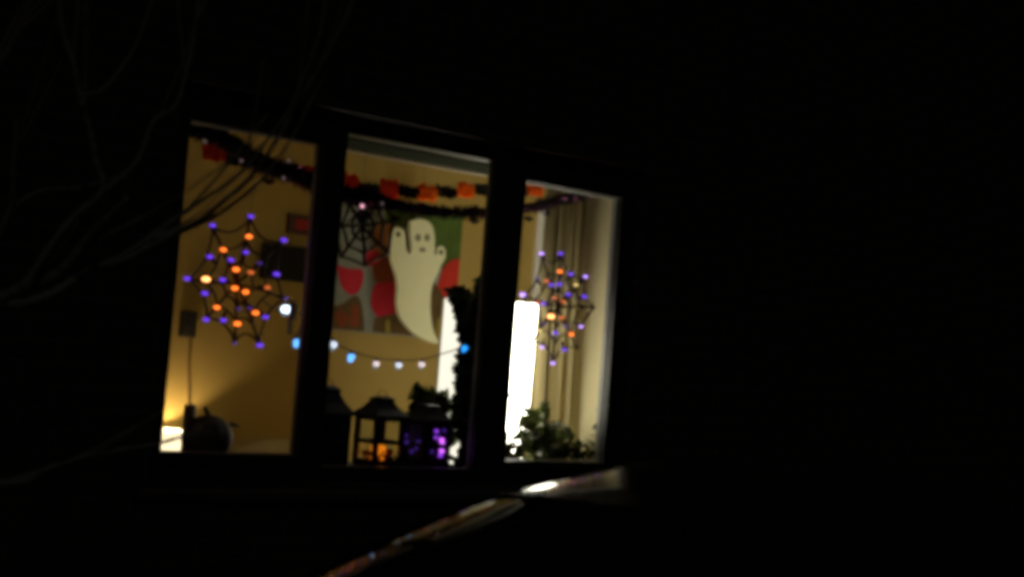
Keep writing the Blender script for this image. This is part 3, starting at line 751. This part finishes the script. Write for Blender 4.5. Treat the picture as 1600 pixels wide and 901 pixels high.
# ------------------------------------------------------------ lanterns on the sill
m_lg = glass_mat('lantern glass')
def lantern(label, cx, cy, s_, hb, hr, rot, candle=None, roofover=1.32):
    th = thing('lantern', label, 'lantern', (cx,cy,SILL+.001), 'black lanterns on the window sill')
    Z = SILL+.001; M = Matrix.Translation((cx,cy,Z)) @ Matrix.Rotation(rot,4,'Z'); h = s_/2
    mb = MB(); mb.box(-h*1.12,h*1.12,-h*1.12,h*1.12,0,.014,M); part(mb,'base',m_black,th)
    mb = MB(); q = .0098
    for sx in (-1,1):
        for sy in (-1,1): mb.box(sx*h-q,sx*h+q,sy*h-q,sy*h+q,.014,hb,M)
    for zz in (.022, hb*.50, hb-.008):
        for sg in (-1,1):
            mb.box(-h+q,h-q,sg*h-q*.7,sg*h+q*.7,zz-q*.8,zz+q*.8,M); mb.box(sg*h-q*.7,sg*h+q*.7,-h+q,h-q,zz-q*.8,zz+q*.8,M)
    part(mb,'frame',m_black,th)
    gp_ = MB()
    for sg in (-1,1):
        gp_.box(-h+q,h-q,sg*h-.001,sg*h+.001,.03,hb-.012,M); gp_.box(sg*h-.001,sg*h+.001,-h+q,h-q,.03,hb-.012,M)
    part(gp_,'glass',m_lg,th)
    mb = MB(); R1 = h*roofover; pr = [(R1,hb,),(R1,hb+.008),(h*.85,hb+hr*.42),(h*.52,hb+hr*.78),(h*.60,hb+hr*.80),(h*.60,hb+hr*.88),(h*.30,hb+hr)]
    b = len(mb.v)
    for rr,zz in pr:
        for sx,sy in ((-1,-1),(1,-1),(1,1),(-1,1)): mb.v.append(tuple(M@Vector((sx*rr,sy*rr,zz))))
    for i in range(len(pr)-1):
        for k in range(4): mb.face([b+i*4+k,b+i*4+(k+1)%4,b+(i+1)*4+(k+1)%4,b+(i+1)*4+k])
    mb.face([b,b+3,b+2,b+1]); e=b+4*(len(pr)-1); mb.face([e,e+1,e+2,e+3])
    part(mb,'lantern_roof',m_black,th)
    mb = MB(); mb.tube([M@Vector((.022*math.cos(a),0,hb+hr+.006+.020*math.sin(a))) for a in [2*PI*k/20 for k in range(21)]],.002,5,cap=False); part(mb,'handle',mat('bronze ring',(.12,.06,.02),.4),th,smooth=True)
    if candle:
        mb = MB(); mb.lathe([(.030,.015),(.031,.02),(.031,candle),(.025,candle+.002)],18,(0,0,0),M); part(mb,'candle',m_candle,th,smooth=True)
    return th, M
m_candle = mat('lit orange wax',(.8,.3,.05),.5,emit=(1,.25,.008),strength=.85)
L1,M1 = lantern('tall black lantern half hidden behind the left mullion', at(502,733,.19).x, .19, .13, .205, .115, R(8))
mb = MB(); h=.058; mb.box(-h,h,h-.006,h,.03,.198,M1); mb.box(h-.006,h,-h,h-.0065,.03,.198,M1); part(mb,'shade_backing',m_black,L1)  # added dark sheets make the inside of this lantern look unlit
L2,M2 = lantern('black lantern with orange candle glow in the middle pane', at(588,735,.19).x, .19, .132, .205, .085, R(6), candle=.085)
mb = MB()
for k in range(26):
    a = random.uniform(0,2*PI); p = M2@Vector((.045*math.cos(a),.045*math.sin(a),random.uniform(.02,.065)))
    mb.leaf(p,Vector((random.gauss(0,1),random.gauss(0,1),.6)),Vector((0,-1,.3)),.035,.022)
part(mb,'autumn_leaves',mat('russet leaf',(.22,.03,.01),.7,noise_amt=.3,trans=.2),L2)
L3,M3 = lantern('black lantern filled with purple fairy lights under arching leaves', at(662,733,.17).x, .17, .130, .195, .075, R(6))
m_fl = mat('fairy violet',(.3,.1,.5),.3,emit=(.36,.06,1),strength=.9); m_flb = mat('fairy violet bright',(.3,.1,.5),.3,emit=(.62,.12,1),strength=1.7); m_fld = mat('fairy violet dim',(.2,.1,.5),.3,emit=(.12,.04,.5),strength=.25)
fp = []
for x,y,mm,r in ((682,673,m_fl,.009),(681,683,m_fl,.008),(690,687,m_flb,.011),(691,692,m_flb,.009),(690,704,m_flb,.011),(688,711,m_fl,.010),(684,680,m_fld,.010),(669,695,m_fl,.007),(654,690,m_fld,.010),(635,690,m_fld,.010),(634,680,m_fld,.009),(650,700,m_fld,.008),(661,684,m_fld,.009),(643,705,m_fld,.009),(694,672,m_fld,.009),(675,705,m_fld,.009)):
    yy = .115 if x > 678 else random.uniform(.12,.2); c = at(x,y,yy); fp.append(c); mb = MB(); mb.ball(c,r,1.1,1.1,.95,10); part(mb,'fairy_light',mm,L3,smooth=True)
mb = MB(); mb.tube(catmull(sorted(fp,key=lambda p:p.x),4),.0012,4); part(mb,'wire',m_black,L3)
# dark backing sheet added in the third lantern only to darken its glass
mb = MB(); h=.058; mb.box(-h,h,h-.006,h,.03,.188,M3); mb.box(h-.006,h,-h,h-.006,.03,.188,M3); part(mb,'shade_backing',m_black,L3)

# candle and pumpkin at the left end
c = at(291,705,.20)
cd = thing('pillar_candle', 'dark red pillar candle beside the round dark pumpkin', 'candle', (c.x,.20,SILL+.001))
hz = at(291,631,.20).z
mb = MB(); mb.lathe([(.021,SILL+.012),(.022,SILL+.016),(.022,hz-.003),(.019,hz),(.008,hz-.004)],20,(c.x,.20,0)); part(mb,'wax',mat('dark red wax',(.05,.008,.006),.5),cd,smooth=True)
mb = MB(); mb.lathe([(.034,SILL+.001),(.036,SILL+.008),(.024,SILL+.012)],20,(c.x,.20,0)); part(mb,'holder',m_black,cd,smooth=True)
mb = MB(); mb.tube([(c.x,.20,hz-.005),(c.x+.002,.20,hz+.008)],.0012,5); part(mb,'wick',m_black,cd)
c = at(323,690,.21); Rp = .098
pk = thing('pumpkin', 'round dark ornamental pumpkin beside the red pillar candle', 'pumpkin', (c.x,.21,SILL+.001))
zc = SILL+.001+Rp*.93
pr = [(Rp*math.sin(th)*1.0+.002, zc-Rp*.93*math.cos(th)) for th in [PI*(i+.3)/18 for i in range(18)]]
mb = MB(); mb.lathe(pr,48,(c.x,.21,0),wob=lambda a:1-.05*abs(math.cos(a*5))); part(mb,'flesh',mat('dark pumpkin skin',(.03,.022,.010),.5,noise_amt=.4,noise_scale=12),pk,smooth=True)
mb = MB(); mb.tube([(c.x,.21,zc+.08),(c.x-.01,.21,zc+.10),(c.x-.022,.21,zc+.118)],[.014,.009,.008],8); part(mb,'stem',m_stem,pk,smooth=True)
mb = MB(); mb.leaf(Vector((c.x+.06,.16,zc+.055)),Vector((1,0,.1)),Vector((0,-.6,1)),.055,.04); part(mb,'leaf',m_leaf,pk)

# ------------------------------------------------------------ plants
def inside(pt, poly):
    x,y = pt; r_ = False; j = len(poly)-1
    for i in range(len(poly)):
        xi,yi = poly[i]; xj,yj = poly[j]
        if (yi>y) != (yj>y) and x < (xj-xi)*(y-yi)/(yj-yi)+xi: r_ = not r_
        j = i
    return r_
def pot(cx, cy, r, h):
    mb = MB(); Z = SILL+.001
    mb.lathe([(r*.7,Z),(r*.75,Z+.004),(r,Z+h*.85),(r*1.08,Z+h*.86),(r*1.08,Z+h),(r*.95,Z+h),(r*.9,Z+h*.9)],24,(cx,cy,0)); return mb
def plant(name,label,poly,y0,y1,count,L,W,potc,mleaf,droop=.2,stems=None):
    cx,cy,pr_,ph = potc
    th = thing(name,label,'plant',(cx,cy,SILL+.001))
    part(pot(cx,cy,pr_,ph),'pot',m_pot,th,smooth=True)
    xs=[p[0] for p in poly]; ys=[p[1] for p in poly]
    mb = MB(); sm = MB(); root = Vector((cx,cy,SILL+ph*.8)); done = 0
    while done < count:
        p = (random.uniform(min(xs),max(xs)),random.uniform(min(ys),max(ys)))
        if not inside(p,poly): continue
        y = random.uniform(y0,y1); P = at(*p,y)
        if P.z < SILL+.01: continue
        done += 1
        out = (P-root); out.z *= .3
        d = Vector((random.gauss(0,1),random.gauss(0,.7),random.gauss(0,.6)))+out.normalized()*.4 if out.length > 1e-4 else Vector((1,0,0))
        nn = Vector((random.gauss(0,.6),-1,random.gauss(.4,.6)))
        l = L*random.uniform(.7,1.2); dd = d.normalized()
        mb.leaf(P-dd*l*.5,dd,nn,l,W*random.uniform(.7,1.2),droop)
        if done % 9 == 0:
            sm.tube(catmull([root,root.lerp(P,.5)+Vector((0,0,.03)),P],4),[.004]*4+[.0025]*5,5)
    if stems:
        for s_ in stems: sm.tube(catmull([at(x,y,yy) for x,y,yy in s_],5),.006,6)
    part(mb,'foliage',mleaf,th); part(sm,'stem',m_stem,th,smooth=True)
    return th
plant('potted_plant','tall dark leafy plant in front of the glowing paper lamp',
   [(760,424),(749,440),(743,462),(730,458),(708,449),(700,453),(706,468),(712,482),(716,500),(719,520),(721,545),(717,575),(714,600),(716,612),(710,640),(708,660),(714,672),(722,690),(722,720),(730,735),(788,735),(790,690),(786,660),(791,620),(794,600),(788,560),(785,480),(775,424)],
     .17,.27,1300,.070,.046,(at(754,735,.24).x,.24,.06,.10),m_leaf,
   stems=[[(752,700,.24),(756,600,.24),(752,500,.23),(760,440,.22)]])
a = plant('potted_plant','low leafy plant behind the purple lantern, leaves arching above it',
   [(634,658),(642,640),(650,626),(668,612),(690,612),(700,628),(697,648),(706,660),(708,690),(700,700),(690,672),(640,668)], .24,.32,330,.06,.040,(at(668,733,.30).x,.30,.042,.09),m_leaf2)
mb = MB(); root = at(675,668,.29)
for tip,mid in (((636,618),(652,603)),((640,640),(655,625)),((634,652),(650,640)),((665,600),(668,625)),((690,610),(684,620)),((702,628),(695,612)),((638,628),(648,606)),((644,650),(655,632)),((676,603),(676,625)),((655,602),(662,620)),((628,640),(645,618)),((648,606),(660,612)),((710,650),(700,634))):
    P0=root; P1=at(*mid,.28); P2=at(*tip,.26)
    c_=catmull([P0,P1,P2],7); wv=Vector((.3,-.2,1)).normalized()
    for i in range(len(c_)-1):
        k=i/len(c_); k2=(i+1)/len(c_); wd=.036*math.sin(PI*min(1,.12+k*.88)); wd2=.036*math.sin(PI*min(1,.12+k2*.88))
        mb.add([c_[i]-wv*wd/2,c_[i]+wv*wd/2,c_[i+1]+wv*wd2/2,c_[i+1]-wv*wd2/2],[(0,1,2,3)])
part(mb,'arching_leaves',m_leaf2,a)
plant('potted_plant','bushy plant on the sill at the foot of the right pane',
   [(788,694),(800,692),(810,672),(812,652),(822,634),(830,642),(838,638),(848,626),(856,632),(860,655),(874,660),(884,664),(893,676),(898,690),(906,704),(925,708),(938,712),(940,730),(786,730)],
   .14,.29,560,.048,.028,(at(858,735,.24).x,.24,.055,.09),m_leaf2,
   stems=[[(870,700,.24),(895,700,.22),(918,694,.2),(935,680,.18)],[(870,705,.24),(905,712,.22),(935,716,.2)],[(850,700,.24),(835,660,.24),(820,640,.24)]])
b_ = plant('potted_plant','small sprig at the far right end of the sill with a few upright leaves',
   [(930,640),(943,636),(942,660),(934,690),(940,725),(905,725),(912,706),(900,692),(914,680),(928,684)], .13,.22,60,.045,.024,(at(925,735,.2).x,.20,.03,.055),m_leaf2)
# low greenery along the foot of the middle pane
plant('potted_plant','low dark greenery between the lanterns and the tall plant',
   [(600,712),(640,716),(700,722),(725,715),(730,738),(600,740)], .11,.14,80,.035,.02,(at(716,735,.135).x,.135,.026,.04),m_leaf)
